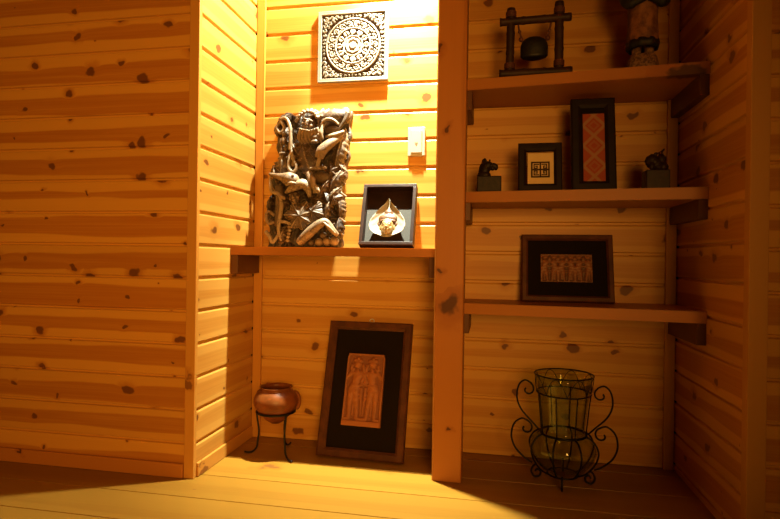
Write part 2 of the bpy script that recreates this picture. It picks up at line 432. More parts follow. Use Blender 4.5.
# ------------------------------------------------------------------ carved square wall panel
def ann(d, r, w, s=.010): return 1 - sst(abs(d - r), w - s, w + s)
def panel_h(u, v):
    x, y = (u - .5) * 2, (v - .5) * 2; r = math.hypot(x, y); a = math.atan2(y, x); m = max(abs(x), abs(y))
    h = 0.0
    h = max(h, sst(m, .885, .905) * .95)                                            # border
    if m > .90: h = max(h, .8 + .2 * sst(abs(m - .95), .0, .04))
    # boss: layered flower
    h = max(h, 1 - sst(r, .085, .115)); h = max(h, .55 * (1 - sst(r, .10, .13)))
    rp = .20 + .028 * abs(math.cos(a * 4)); h = max(h, .85 * (1 - sst(r, rp - .012, rp + .012)) * (.55 + .45 * sst(r, .11, .18)))
    rp = .285 + .03 * abs(math.cos(a * 5 + .6)); h = max(h, .72 * (1 - sst(r, rp - .012, rp + .012)) * (.6 + .4 * sst(r, .22, .28)))
    # ring of leaf petals
    n = 12; k = round(a / (2 * PI / n)); da = a - k * 2 * PI / n; t = r * math.sin(da); q = r * math.cos(da)
    if .31 < q < .47:
        w = .088 * math.sin(PI * min(1, max(0, (q - .30) / .17))) ** .7
        h = max(h, .9 * (1 - sst(abs(t), w - .012, w + .012)) * (.7 + .3 * sst(abs(t), 0, .03)))
    h = max(h, .95 * ann(r, .495, .026))
    # band of scrolls
    n = 18; k = round(a / (2 * PI / n)); ca = k * 2 * PI / n
    cx, cy = .62 * math.cos(ca), .62 * math.sin(ca); d = math.hypot(x - cx, y - cy); ph = math.atan2(y - cy, x - cx) - ca
    gap = math.cos(ph - (2.2 if k % 2 else -2.2))
    h = max(h, .85 * ann(d, .064, .027) * (1 - sst(gap, .85, .99))); h = max(h, .85 * (1 - sst(d, .018, .034)))
    k2 = math.floor(a / (2 * PI / n)) + .5; ca = k2 * 2 * PI / n
    for rr, s in ((.548, .026), (.695, .030)):
        d = math.hypot(x - rr * math.cos(ca), y - rr * math.sin(ca)); h = max(h, .8 * (1 - sst(d, s - .006, s + .014)))
    h = max(h, .95 * ann(r, .755, .026))
    # corner scrollwork
    X, Y = abs(x), abs(y)
    if r > .76 and m < .88:
        for cx, cy, R in ((.775, .775, .070), (.60, .790, .060), (.79, .60, .060), (.66, .655, .05), (.46, .81, .055), (.81, .46, .055), (.815, .33, .04), (.33, .815, .04), (.20, .83, .035), (.83, .20, .035), (.10, .835, .03), (.835, .10, .03), (.0, .84, .03), (.84, .0, .03), (.70, .80, .035), (.80, .70, .035), (.74, .69, .03), (.55, .70, .035), (.70, .55, .035)):
            d = math.hypot(X - cx, Y - cy); ph = math.atan2(Y - cy, X - cx)
            gp = math.cos(ph - cx * 9)
            h = max(h, .88 * ann(d, R * .84, R * .34) * (1 - sst(gp, .88, .99)), .85 * (1 - sst(d, R * .22, R * .42)))
    return h
t = thing('carved_wall_panel', 'square whitewashed openwork panel with a flower rosette, hung high on the lit wall', 'wall panel', (.4115, -.0005, 1.4505))
mb = MB(); mb.box((-.142, -.0055, .003), (.142, 0, .281)); mb.build('backing', 'carving_dark', t)
mb = MB(); relief(mb, .289, .284, 150, 150, panel_h, base=.0065, depth=.0085); mb.build('openwork_carving', 'panel', t)

# ------------------------------------------------------------------ big wood carving (units: 1 = 4 mm; x 0..82, z 0..138)
CU = .0040
carv = thing('wood_carving', 'tall brown openwork wood carving of leaves, faces and scrolls, leaning on the lit shelf', 'carving',
             (.080, -.052, .7812), (math.radians(-5.2), 0, 0))
def cp(x, z, y=0.0): return (x * CU, -y * CU, z * CU)
def cl(v): 
    return 0.0
def edge_l(v): return 1 + 9 * v + 2.2 * math.sin(v * 21) + 1.2 * math.sin(v * 47 + 1)
def edge_r(v): return 77 + 2 * math.sin(v * 9 + 2.2) + (8 * sst(v, .45, 1)) + 1.3 * math.sin(v * 40)
def slab_h(u, v):
    n = noise.noise(Vector((u * 5, v * 9, 2.3))); n2 = noise.noise(Vector((u * 15, v * 25, 7)))
    ang = 6 * noise.noise(Vector((u * 2.5, v * 4, 9))); rid = abs(math.sin(34 * (u * math.cos(ang) + 1.7 * v * math.sin(ang)) + 3 * n))
    e = min(u, 1 - u) * 9
    return max(0.0, min(1.0, (.40 + .55 * n + .25 * n2 + .30 * rid))) * min(1, e + .3)
mb = MB(); relief(mb, 1, 1, 90, 150, slab_h, base=.018, depth=.026, warp=lambda u, v: ((edge_l(v) + (edge_r(v) - edge_l(v)) * u) * CU, (v * (134 + 3 * math.sin(u * 19) + 2 * u)) * CU))
mb.h = None
mb.build('backing_slab', 'carving_dark', carv)

def leaf(cx, cz, L, W, ang, y=12, lobes=5, mat='carving', curl=1.0, name='leaf'):
    """serrated carved leaf, domed, with a midrib and side veins"""
    nu, nv = 26, 18; vs = []; fs = []
    ca, sa = math.cos(ang), math.sin(ang)
    for i in range(nu + 1):
        s = i / nu
        w0 = W * .5 * (math.sin(PI * min(1, s * .93 + .05)) ** .75)
        w = w0 * (1 - .30 * (abs((s * lobes) % 1.0)) ** 1.3)
        for j in range(nv + 1):
            q = (j / nv - .5) * 2
            lx = (s - .5) * L - abs(q) * W * .10; lz = q * w
            vein = .9 * math.exp(-(q / .10) ** 2) + .5 * math.exp(-(((s * lobes * 1.0 - abs(q) * 1.3) % 1.0 - .5) / .13) ** 2) * (1 - abs(q))
            dy = 5.5 * (1 - q * q) ** .8 * math.sin(PI * min(1, s + .04)) * curl + vein * 1.2
            vs.append(cp(cx + lx * ca - lz * sa, cz + lx * sa + lz * ca, y + dy))
    k = nv + 1
    fs = [(i * k + j, (i + 1) * k + j, (i + 1) * k + j + 1, i * k + j + 1) for i in range(nu) for j in range(nv)]
    o = len(vs)
    for (x, yy, z) in list(vs): vs.append((x, yy + 5 * CU, z))
    fs += [tuple(o + q for q in f[::-1]) for f in fs]
    rim = [j for j in range(k)] + [i * k + nv for i in range(1, nu + 1)] + [nu * k + j for j in range(nv - 1, -1, -1)] + [i * k for i in range(nu - 1, 0, -1)]
    for a in range(len(rim)): b = (a + 1) % len(rim); fs.append((rim[a], rim[b], o + rim[b], o + rim[a]))
    mb = MB(); mb.add(vs, fs, True); return mb.build(name, mat, carv)

def spline(pts, n=8):
    out = []
    P4 = [pts[0]] + list(pts) + [pts[-1]]
    for i in range(len(P4) - 3):
        p0, p1, p2, p3 = (Vector(q) for q in P4[i:i + 4])
        for k in range(n):
            t = k / n
            out.append(.5 * ((2 * p1) + (p2 - p0) * t + (2 * p0 - 5 * p1 + 4 * p2 - p3) * t * t + (3 * p1 - p0 - 3 * p2 + p3) * t ** 3))
    out.append(Vector(pts[-1])); return out
def ctube(pts, r, mat='carving', name='scroll', n=6, seg=10):
    """pts: (x, z, y) in carving units"""
    q = spline([cp(*p) for p in pts], n); m = len(q)
    if isinstance(r, (list, tuple)):
        rs = [];
        for i in range(m):
            s = i / (m - 1) * (len(r) - 1); a = min(int(s), len(r) - 2); rs.append((r[a] + (r[a + 1] - r[a]) * (s - a)) * CU)
    else: rs = r * CU
    mb = MB(); mb.tube(q, rs, seg); return mb.build(name, mat, carv)

# leaves of the foliage edge and the big centre leaves
leaf(75, 96, 44, 15, math.radians(78), 11, 8, 'carving_pale')
leaf(72, 66, 30, 14, math.radians(62), 10, 6)
leaf(66, 38, 22, 10, math.radians(75), 12, 5)
leaf(72, 52, 20, 10, math.radians(50), 12, 5, 'carving_pale')
leaf(64, 48, 20, 9, math.radians(110), 11, 5, 'carving_dark')
leaf(77, 42, 30, 10, math.radians(95), 9, 7)
leaf(76, 20, 30, 11, math.radians(85), 9, 6, 'carving_dark')
leaf(61, 58, 26, 10, math.radians(55), 12, 5)
leaf(43, 84, 36, 26, math.radians(-70), 12, 5, 'carving')
def broad_leaf(cx, cz, R0, ang, y, n=7, mat='carving'):
    """maple-like leaf: pointed lobes round one stalk, toothed edges, a vein down each lobe"""
    nr, na = 16, 168; vs = []; fs = []
    for i in range(nr + 1):
        f = i / nr
        for j in range(na):
            a = 2 * PI * j / na; q = (a * n / (2 * PI)) % 1.0; d = abs(q - .5) * 2            # d: 0 on a lobe axis, 1 in a notch
            back = .5 + .5 * math.cos(a - PI)                                                  # short side by the stalk
            r = R0 * (.78 + .22 * (1 - d) ** .8) * (1 - .30 * back) * (1 - .09 * ((d * 3) % 1.0))
            vein = math.exp(-(d / .16) ** 2) * (1.1 - .6 * f) + .35 * math.exp(-((((f * 5 + d * 2.2) % 1.0) - .5) / .16) ** 2) * (1 - d)
            dy = 4.5 * (1 - f ** 2.2) + vein * 1.1 - 1.4 * d * f + 1.2 * math.sin(a * 2 + 1) * f
            vs.append(cp(cx + r * f * math.cos(a + ang), cz + r * f * math.sin(a + ang), y + dy - .45 * vein))
    fs = [(i * na + j, (i + 1) * na + j, (i + 1) * na + (j + 1) % na, i * na + (j + 1) % na) for i in range(nr) for j in range(na)]
    o = len(vs); vs += [(x, -(y - 5) * CU, z) for (x, _, z) in vs[nr * na:]]
    fs += [(nr * na + j, o + j, o + (j + 1) % na, nr * na + (j + 1) % na) for j in range(na)] + [tuple(o + j for j in range(na - 1, -1, -1))]
    mb = MB(); mb.add(vs, fs, True); return mb.build('broad_leaf', mat, carv)
broad_leaf(40, 29, 18, math.radians(150), 17, 7, 'carving_pale')
broad_leaf(51, 34, 13, math.radians(20), 15, 5, 'carving')
broad_leaf(46, 92, 11, math.radians(-90), 13, 5, 'carving')
broad_leaf(68, 74, 9, math.radians(70), 12, 5, 'carving')
broad_leaf(72, 46, 9, math.radians(60), 13, 5, 'carving')
leaf(56, 128, 30, 22, math.radians(170), 12, 5, 'carving')
leaf(17, 84, 28, 17, math.radians(85), 11, 3, 'carving_pale')
leaf(9, 74, 18, 9, math.radians(100), 10, 5)
leaf(30, 96, 22, 14, math.radians(-60), 11, 4)
leaf(55, 74, 22, 16, math.radians(-80), 9, 4, 'carving_dark')
leaf(16, 129, 18, 12, math.radians(40), 10, 4, 'carving_dark')
leaf(21, 12, 18, 12, math.radians(70), 12, 4)
leaf(5, 44, 20, 9, math.radians(80), 9, 4, 'carving_dark')
rl = random.Random(4)
for k in range(46):                                            # small leaves filling the ground between the big forms
    x, z = rl.uniform(5, 78), rl.uniform(6, 128)
    leaf(x, z, rl.uniform(10, 17), rl.uniform(6, 10), rl.uniform(0, 2 * PI), rl.uniform(7.5, 10), rl.choice((3, 4, 5)), rl.choice(('carving', 'carving', 'carving_dark')), name='small_leaf')
# tall looped scroll at the upper left with the small figure inside it
ctube([(14, 126, 14), (10, 119, 15), (14, 113, 16), (18, 118, 16), (14, 126, 16), (20, 127, 17), (25, 117, 18), (26, 104, 18), (25, 95, 17)], [1.2, 1.6, 1.8, 1.8, 1.8], 'carving_pale')
ctube([(26, 98, 16), (29, 86, 17), (33, 78, 17), (30, 73, 17), (25, 77, 17), (25, 88, 16), (27, 96, 15)], [1.6, 1.7, 1.7], 'carving_pale')
ctube([(29, 90, 15), (29, 79, 16)], 1.8, 'carving', 'bead_string')
mb = MB()
for p, r in (((18, 112, 15), 3.0), ((18, 105, 15), (3.2, 3, 4.6)), ((16, 97, 15), (1.7, 1.8, 5)), ((20, 97, 15), (1.7, 1.8, 5)), ((15, 104, 16), (1.4, 1.6, 4)), ((18, 92, 16), (5, 2.5, 1.6))):
    mb.ball(cp(*p), tuple(q * CU for q in (r if isinstance(r, tuple) else (r, r, r))), 2)
remeshed(mb.build('small_figure', 'carving', carv), .0022)
# head with scalloped hair and ruffled beard at the top
def face(cx, cz, y, s, tilt, mat, name='carved_face'):
    mb = MB(); R = Matrix.Rotation(tilt, 3, 'Y')
    def b(x, z, d, rx, ry, rz):
        v = R @ Vector((x * s, 0, z * s)); mb.ball(cp(cx + v.x, cz + v.z, y + d * s), (rx * s * CU, ry * s * CU, rz * s * CU), 2, R)
    b(0, 0, 0, 7, 6, 8.5); b(0, -.4, 6.2, 1.2, 2.2, 2.8); b(0, -1.8, 6.6, 1.9, 1.7, 1.3)
    b(-2.8, 3, 5, 2.6, 1.6, 1.0); b(2.8, 3, 5, 2.6, 1.6, 1.0); b(-2.9, 1.4, 4.9, 1.5, 1.2, 1.0); b(2.9, 1.4, 4.9, 1.5, 1.2, 1.0)
    b(0, -4.2, 5.3, 2.4, 1.5, .8); b(0, -5.6, 5, 1.9, 1.4, .8); b(-4, -1.6, 3.9, 2.2, 2, 2); b(4, -1.6, 3.9, 2.2, 2, 2); b(0, -7.6, 3.4, 2.4, 2.4, 1.8)
    return remeshed(mb.build(name, mat, carv), .0022, 1)
face(43, 121, 15, 1.0, math.radians(18), 'carving')
for k in range(9):                                             # scalloped locks above the face
    a = math.radians(15 + k * 19); ctube([(43 + 9 * math.cos(a), 124 + 8 * math.sin(a), 20), (43 + 13 * math.cos(a + .15), 124 + 11.5 * math.sin(a + .15), 15)], [1.6, 2.2], 'carving_pale' if k % 2 else 'carving', 'hair_lock')
for k in range(7): ctube([(38 + k * 2.6, 113 - abs(k - 3) * -.6, 22), (35 + k * 3.6, 106, 19), (38 + k * 3.0, 102, 15)], [1.9, 1.9, 1.0], 'carving', 'beard_lock')
mb = MB(); mb.ball(cp(52, 106, 18), (6 * CU, 5 * CU, 4 * CU)); mb.ball(cp(52, 101.5, 20), (4.2 * CU, 3.6 * CU, 2.2 * CU)); mb.ball(cp(49, 108, 21), (2 * CU, 2 * CU, 2 * CU)); mb.ball(cp(56, 108, 21), (2 * CU, 2 * CU, 2 * CU))
remeshed(mb.build('snout', 'carving', carv), .0024)
# beaked head at the upper right, over a dark ball that stands in for a shaded cavity
mb = MB(); mb.ball(cp(68, 128, 13), (13 * CU, 8 * CU, 8 * CU), 3, Matrix.Rotation(math.radians(-12), 3, 'Y')); mb.ball(cp(79, 130, 11), (6 * CU, 6 * CU, 9 * CU)); mb.ball(cp(60, 122, 15), (5 * CU, 5 * CU, 5 * CU))
remeshed(mb.build('beaked_head', 'carving', carv), .003)
ctube([(57, 119, 19), (63, 123, 22), (70, 122, 22), (75, 118, 20)], [1.0, 1.8, 1.2], 'carving_pale', 'brow')
mb = MB(); mb.ball(cp(67, 115, 13), (8 * CU, 4 * CU, 5 * CU)); mb.build('hollow_shade', 'carving_dark', carv)  # solid ball, its dark colour stands in for a cavity's shade
ctube([(83, 131, 17), (80, 122, 18), (74, 113, 18)], [2.6, 2.0, 1.0], 'carving_dark', 'ear')
ctube([(60, 119, 20), (58, 110, 21), (60, 104, 20)], [1.6, 2.4, 1.2], 'carving_pale', 'cheek_fold')
ctube([(62, 107, 18), (70, 107, 21), (80, 112, 18)], [1.4, 2.4, 1.2], 'carving_pale', 'cheek_fold')
# bent arm with sleeve and flat foot-like hand
ctube([(77, 108, 15), (68, 100, 20), (60, 92, 22), (57, 85, 21)], [3.0, 4.6, 5.4, 4.2], 'carving', 'sleeve', seg=14)
ctube([(58, 88, 21), (56, 80, 20), (55, 76, 19)], [2.2, 2.0, 2.0], 'carving_pale', 'forearm')
mb = MB(); mb.ball(cp(56, 75.5, 19), (9.5 * CU, 3.2 * CU, 2.2 * CU)); mb.ball(cp(62, 76, 20), (3 * CU, 2.4 * CU, 2.2 * CU)); remeshed(mb.build('hand', 'carving_pale', carv), .0024)
mb = MB(); mb.ball(cp(58, 68, 14), (9 * CU, 3 * CU, 6 * CU)); mb.build('hollow_shade', 'carving_dark', carv)  # another solid ball, painted dark in place of a shaded cavity
# long-nosed head pointing left
ctube([(5, 71.5, 16), (13, 69, 18), (20, 67, 20), (27, 65, 21), (33, 63.5, 20), (36.5, 62, 18)], [1.4, 2.8, 4.2, 7.0, 6.2, 2.2], 'carving', 'long_nosed_head', seg=16)
ctube([(26, 58, 24), (31, 60, 26.5), (36, 60, 24)], [.8, 1.3, .8], 'carving_pale', 'mouth')
mb = MB(); mb.ball(cp(33, 67, 25.5), (1.7 * CU,) * 3); mb.build('eye', 'carving_dark', carv)
# face with pointed cap below it
face(32, 48, 15, .85, math.radians(-14), 'carving')
ctube([(23, 52, 17), (32, 57, 20), (41, 60, 20), (46, 56, 18), (48, 48, 17)], [1.2, 4.2, 5.2, 4.0, 1.4], 'carving_pale', 'cap', seg=14)
ctube([(24, 46, 20), (18, 49, 19), (14, 52, 17)], [1.8, 1.4, .8], 'carving', 'whisker')
ctube([(45, 72, 15), (50, 64, 19), (52, 56, 18)], [3.6, 3.8, 2.4], 'carving', 'forearm', seg=12)
for k in range(4): ctube([(51 + k * 1.6, 61 - k, 19), (52.5 + k * 1.8, 55.5 - k * .8, 20), (52 + k * 1.6, 51.5, 18)], [1.1, 1.0, .7], 'carving_pale', 'finger')
# left ribbons
ctube([(6, 70, 15), (7, 62, 17), (9, 54, 17), (17, 50, 17), (20, 40, 18), (19, 28, 18), (18, 16, 18), (21, 5, 17)], [1.0, 1.8, 2.0, 2.0, 2.0, 2.0, 1.8, 1.0], 'carving_pale')
ctube([(18, 24, 17), (26, 23, 19), (31, 21, 18)], [1.8, 1.5, .7], 'carving_pale')
ctube([(12, 30, 15), (6, 34, 16), (4, 28, 16), (7, 22, 16), (12, 24, 15)], [1.4, 1.7, 1.7, 1.4], 'carving')
ctube([(4, 14, 15), (9, 9, 17), (12, 3.5, 17), (16, 9, 16), (17, 14, 15)], [2.2, 2.0, 1.8, 1.6, 1.0], 'carving_pale')
ctube([(14, 60, 12), (16, 42, 12), (14, 20, 12)], [4, 5, 3], 'carving_dark', 'stem')
for k in range(6): 
    mb = MB(); mb.ball(cp(29 - .5 * abs(k - 3), 5.5 + k * 3.3, 17), (2.0 * CU, 1.9 * CU, 1.8 * CU)); mb.build('bead', 'carving_pale' if k % 2 else 'carving', carv)
# folded cuff at the foot
ctube([(39, 3.5, 15), (50, 13, 19), (60, 21, 20), (66, 23, 19), (72, 16, 18), (77, 11, 15)], [4.6, 5.0, 4.4, 3.4, 3.2, 2.0], 'carving', 'folded_cuff', seg=14)
ctube([(62, 24, 22), (70, 18, 22), (76, 12, 20)], [.9, 1.3, .9], 'carving_pale', 'cuff_edge')
for x, z, r in ((58, 4.5, 4.2), (66, 5, 4.4), (73, 5.5, 4.6), (50, 3.6, 3.2), (62, 11, 3.4)):
    mb = MB(); mb.ball(cp(x, z, 13), r * CU); mb.build('berry', 'carving_dark' if r < 4 else 'carving', carv)
for k in range(9): ctube([(80 + (k % 2) * 1.5, 12 + k * 12.5, 8), (77, 16 + k * 12.5, 12)], [1.6, 1.0], 'carving', 'leaf_tooth')

# ------------------------------------------------------------------ framed pictures
def frame_bars(t, W, H, w, d, mat, y0=None, chamfer=.3, name='frame'):
    """one mitred frame moulding, back at y=0, front at y=-d"""
    ou = [(-W / 2, 0), (W / 2, 0), (W / 2, H), (-W / 2, H)]
    inn = [(-W / 2 + w, w), (W / 2 - w, w), (W / 2 - w, H - w), (-W / 2 + w, H - w)]
    c = w * chamfer
    loops = [(ou, 0), (ou, -d * .85), ([(x + (c * .5 if x < 0 else -c * .5), z + (c * .5 if i < 2 else -c * .5)) for i, (x, z) in enumerate(ou)], -d),
             ([(x - (c if x < 0 else -c), z - (c if i < 2 else -c)) for i, (x, z) in enumerate(inn)], -d), (inn, -d * .7), (inn, 0)]
    vs = [(x, y, z) for lp, y in loops for x, z in lp]; n = len(loops); fs = []
    for a in range(n):
        b = (a + 1) % n
        for k in range(4): k2 = (k + 1) % 4; fs.append((a * 4 + k, a * 4 + k2, b * 4 + k2, b * 4 + k))
    mb = MB(); mb.add(vs, fs); return mb.build(name, mat, t)
def plate(t, name, mat, x0, x1, z0, z1, y0, y1, bev=0):
    mb = MB(); mb.box((x0, y0, z0), (x1, y1, z1), bev); return mb.build(name, mat, t)

def cap(x, z, ax, az, bx, bz, ra, rb):
    """height of a tapered rounded bar"""
    dx, dz = bx - ax, bz - az; q = max(0, min(1, ((x - ax) * dx + (z - az) * dz) / (dx * dx + dz * dz + 1e-12)))
    r = ra + (rb - ra) * q; d = math.hypot(x - ax - dx * q, z - az - dz * q)
    return math.sqrt(max(0, 1 - (d / r) ** 2)) if d < r else 0
def figure(x, z, s, cx, lean=1):
    """a standing figure in relief: crown, head, torso, hips, arms, legs, drapery"""
    x = (x - cx) * lean; h = 0
    for a in ((0, .865, 0, .875, .058, .066), (-.045, .93, .045, .935, .036, .036), (0, .965, 0, .97, .03, .03), (0, .78, 0, .76, .04, .04), (-.075, .735, .075, .735, .045, .045), (-.01, .70, .01, .60, .085, .062), (.02, .53, .035, .47, .088, .095),
              (.0, .44, -.03, .25, .060, .040), (.07, .44, .08, .25, .060, .040), (-.03, .24, -.045, .06, .046, .030), (.08, .24, .075, .06, .046, .030),
              (-.05, .045, -.11, .035, .03, .03), (.075, .045, .135, .035, .03, .03), (-.10, .72, -.165, .60, .038, .032), (-.165, .60, -.05, .545, .032, .028),
              (.10, .72, .155, .66, .038, .032), (.155, .66, .06, .80, .032, .026), (-.155, .50, -.135, .10, .030, .016), (.155, .46, .16, .10, .022, .016), (-.085, .86, -.105, .76, .03, .03), (.085, .86, .10, .80, .026, .026),
              (-.08, .42, .10, .385, .022, .022), (-.09, .36, .12, .33, .018, .018), (.02, .40, .02, .10, .02, .02)):
        h = max(h, cap(x, z, *a) * (.85 if a[4] > .055 else .62))
    return h * (.94 + .06 * math.sin(z * 60 + x * 30))
def plaque_h(u, v):
    x, z = (u - .5) * .58, v
    h = .12 + .05 * noise.noise(Vector((u * 9, v * 14, 0)))
    h = max(h, figure(x / .98, (z - .06) / .9, 1, -.125, -1), figure(x / .98, (z - .06) / .9, 1, .115, 1))
    m = min(u * .58, (1 - u) * .58, 1 - v)
    h = max(h, .55 * (1 - sst(m, .018, .03)), .75 * (1 - sst(v, .065, .08)))
    if v > .93: h *= 1
    return min(1, h)
# tall frame with the terracotta plaque, leaning on the floor
t = thing('picture_frame', 'tall brown frame holding a terracotta plaque of two figures, leaning on the floor', 'picture',
          (.499, -.152, 0), (math.radians(-16.6), 0, math.radians(-3.0)))
frame_bars(t, .332, .508, .032, .028, 'brown_frame')
plate(t, 'mat_board', 'black_mat', -.136, .136, .030, .478, -.014, -.006)
mb = MB(); relief(mb, .150, .268, 84, 150, plaque_h, base=.008, depth=.011,
    warp=lambda u, v: ((u - .5) * .150 * (1 - .02 * v - (.05 * sst(v, .93, 1.0) if v > .93 else 0)), v * .268))
o = mb.build('relief_plaque', 'terracotta', t, loc=(-.004, -.014, .115))
mb = MB(); mb.tube([(.009 * math.cos(a), -.010, .508 + .006 + .009 * math.sin(a)) for a in [k * PI / 8 - .3 for k in range(10)]], .0018, 6); mb.box((-.008, -.010, .504), (.008, -.004, .511)); mb.build('hanging_ring', 'steel', t)

# wide frame with the copper relief on the lowest right shelf
def crowd_h(u, v):
    h = .15 + .1 * noise.noise(Vector((u * 12, v * 8, 4)))
    for k in range(6):
        cx = -.42 + k * .168; h = max(h, figure((u - .5) * 1.02, v * .96 + .02, 1, cx + .01 * (k % 2), 1 if k % 2 else -1))
    m = min(u * 1.8, (1 - u) * 1.8, v, 1 - v); return min(1, max(h, .5 * (1 - sst(m, .03, .05))))
t = thing('picture_frame', 'wide brown frame with a small copper relief on black, alone on the lowest dim shelf', 'picture',
          (1.238, -.062, ZD), (math.radians(-13.5), 0, 0))
frame_bars(t, .320, .250, .022, .022, 'brown_frame')
plate(t, 'mat_board', 'black_mat', -.141, .141, .020, .230, -.011, -.004)
mb = MB(); relief(mb, .180, .103, 150, 80, crowd_h, base=.004, depth=.007); mb.build('relief_plaque', 'copper_relief', t, loc=(-.003, -.011, .072))

def easel(t, x, z, y):
    mb = MB(); mb.tube([(x, .001, z), (x, y, .004)], .004, 6); mb.build('easel_leg', 'black_frame', t)
# small square frame with the fret
LA = math.radians(-11)
t = thing('picture_frame', 'small dark frame with a brown square fret on cream, on the second shelf', 'picture',
          (1.1265, -.188, ZB), (LA, 0, 0))
frame_bars(t, .146, .174, .027, .018, 'black_frame')
plate(t, 'mat_board', 'cream', -.041, .047, .026, .139, -.009, -.004)
mb = MB()
def seg(x0, z0, x1, z1, w=.0019): mb.box((min(x0, x1) - w, -.0102, min(z0, z1) - w), (max(x0, x1) + w, -.0088, max(z0, z1) + w))
fx, fz, fs, ft_ = -.027, .053, .057, .052
for p in ((0, 0, 1, 0), (0, 1, 1, 1), (0, 0, 0, 1), (1, 0, 1, 1), (.5, 0, .5, 1), (0, .5, 1, .5)): seg(fx + p[0] * fs, fz + p[1] * ft_, fx + p[2] * fs, fz + p[3] * ft_, .0027)
for ox in (0, 1):
    for oz in (0, 1):
        g = lambda a, b: (fx + fs * (.5 * ox + .5 * (a if not ox else 1 - a)), fz + ft_ * (.5 * oz + .5 * (b if not oz else 1 - b)))
        for a in ((.27, .27, .80, .27), (.27, .27, .27, .80), (.27, .80, .62, .80), (.62, .80, .62, .52), (.62, .52, .46, .52)):
            seg(*g(a[0], a[1]), *g(a[2], a[3]))
mb.build('fret_motif', 'fret', t)
easel(t, 0, .12, .050)

# tall frame with red textile
t = thing('picture_frame', 'tall narrow black frame with red diamond-patterned textile, on the second shelf', 'picture',
          (1.302, -.182, ZB), (math.radians(-10), 0, 0))
frame_bars(t, .144, .330, .034, .022, 'black_frame')
plate(t, 'mat_board', 'black_mat', -.041, .041, .030, .300, -.011, -.004)
o = plate(t, 'textile', 'textile', -.0355, .0355, .034, .276, -.0135, -.010); o.location = (0.003, 0, 0)
easel(t, 0, .22, .085)

# golden leaf mask in its shadow box
t = thing('shadow_box', 'dark shadow box frame with a cream leaf holding a golden face, on the lit shelf', 'shadow box',
          (.578, -.090, .7812), (math.radians(-19.5), 0, 0))
W, H, D = .207, .252, .044
mb = MB()
for a, b in (((-W / 2, -D, 0), (W / 2, 0, .013)), ((-W / 2, -D, H - .013), (W / 2, 0, H)), ((-W / 2, -D, .013), (-W / 2 + .013, 0, H - .013)), ((W / 2 - .013, -D, .013), (W / 2, 0, H - .013))): mb.box(a, b, .0015)
mb.build('frame', 'dark_frame', t)
plate(t, 'back_panel', 'dark_frame', -W / 2 + .012, W / 2 - .012, .012, H - .012, -.006, -.001)
plate(t, 'grey_panel', 'felt', -W / 2 + .0135, W / 2 - .0135, .0135, .158, -.0085, -.006)
mb = MB(); mb.prism([(-.068, .0135), (.068, .0135), (.050, .062), (-.050, .062)], -.030, -.0085); mb.build('stand', 'black_frame', t)
# leaf shell: pointed heart-shaped dish
LW = [(0, .022), (.06, .046), (.15, .064), (.27, .070), (.40, .067), (.52, .056), (.64, .043), (.76, .027), (.86, .013), (.94, .005), (1.001, .0008)]
def leaf_w(s):  # half width at height s (0 bottom, 1 tip)
    for (a, x), (b, y) in zip(LW, LW[1:]):
        if a <= s <= b: return x + (y - x) * (s - a) / (b - a)
mb = MB(); nu, nv = 40, 44; vs = []; hs = []
for j in range(nv + 1):
    s = j / nv
    w = leaf_w(s)
    for i in range(nu + 1):
        q = (i / nu - .5) * 2
        rim = abs(q) ** 2.5
        vein = .5 + .5 * math.sin(abs(q) * 15 + s * 26)
        vs.append((q * w, -.010 - .016 * rim - .010 * (1 - s) - .0012 * vein, s * .158)); hs.append(.35 + .55 * rim + .25 * vein)
k = nu + 1; fs = [(j * k + i, j * k + i + 1, (j + 1) * k + i + 1, (j + 1) * k + i) for j in range(nv) for i in range(nu)]; o = len(vs)
for (x, y, z) in list(vs): vs.append((x, y + .003, z))
hs += hs
fs += [tuple(o + q for q in f[::-1]) for f in fs]
rim = [i for i in range(k)] + [j * k + nu for j in range(1, nv + 1)] + [nv * k + i for i in range(nu - 1, -1, -1)] + [j * k for j in range(nv - 1, 0, -1)]
for a in range(len(rim)): b = (a + 1) % len(rim); fs.append((rim[b], rim[a], o + rim[a], o + rim[b]))
mb.add(vs, fs, True); mb.h = hs
lf = mb.build('leaf_shell', 'gold', t, loc=(0, -.012, .036))
mb = MB()
def fb(x, z, d, rx, ry, rz): mb.ball((x, -d, z), (rx, ry, rz), 3 if rx > .01 else 2)
fb(0, .036, .016, .0235, .018, .030); fb(0, .032, .034, .0032, .006, .010); fb(0, .0275, .036, .0052, .0048, .0036)
fb(-.010, .043, .0305, .0085, .004, .0022); fb(.010, .043, .0305, .0085, .004, .0022); fb(-.010, .037, .0305, .0062, .0035, .0028); fb(.010, .037, .0305, .0062, .0035, .0028)
fb(0, .019, .0315, .0078, .0045, .0026); fb(0, .0145, .030, .006, .0045, .0026); fb(0, .0085, .026, .0075, .006, .0055); fb(-.0135, .025, .024, .007, .007, .008); fb(.0135, .025, .024, .007, .007, .008)
fb(-.0255, .034, .012, .0045, .006, .014); fb(.0255, .034, .012, .0045, .006, .014)
remeshed(mb.build('golden_face', 'gilt', lf, loc=(0, -.004, .002)), .0013, 1).scale = (1.04, 1.1, 1.12)
mb = MB(); fb(0, .070, .012, .036, .017, .022); fb(0, .094, .011, .016, .012, .016); fb(0, .106, .010, .008, .009, .010); fb(0, .058, .017, .031, .014, .008); fb(-.030, .048, .010, .010, .010, .016); fb(.030, .048, .010, .010, .010, .016)
remeshed(mb.build('hair', 'gilt_hair', lf, loc=(0, -.004, .004)), .0018, 1).scale = (1.08, 1, 1.0)

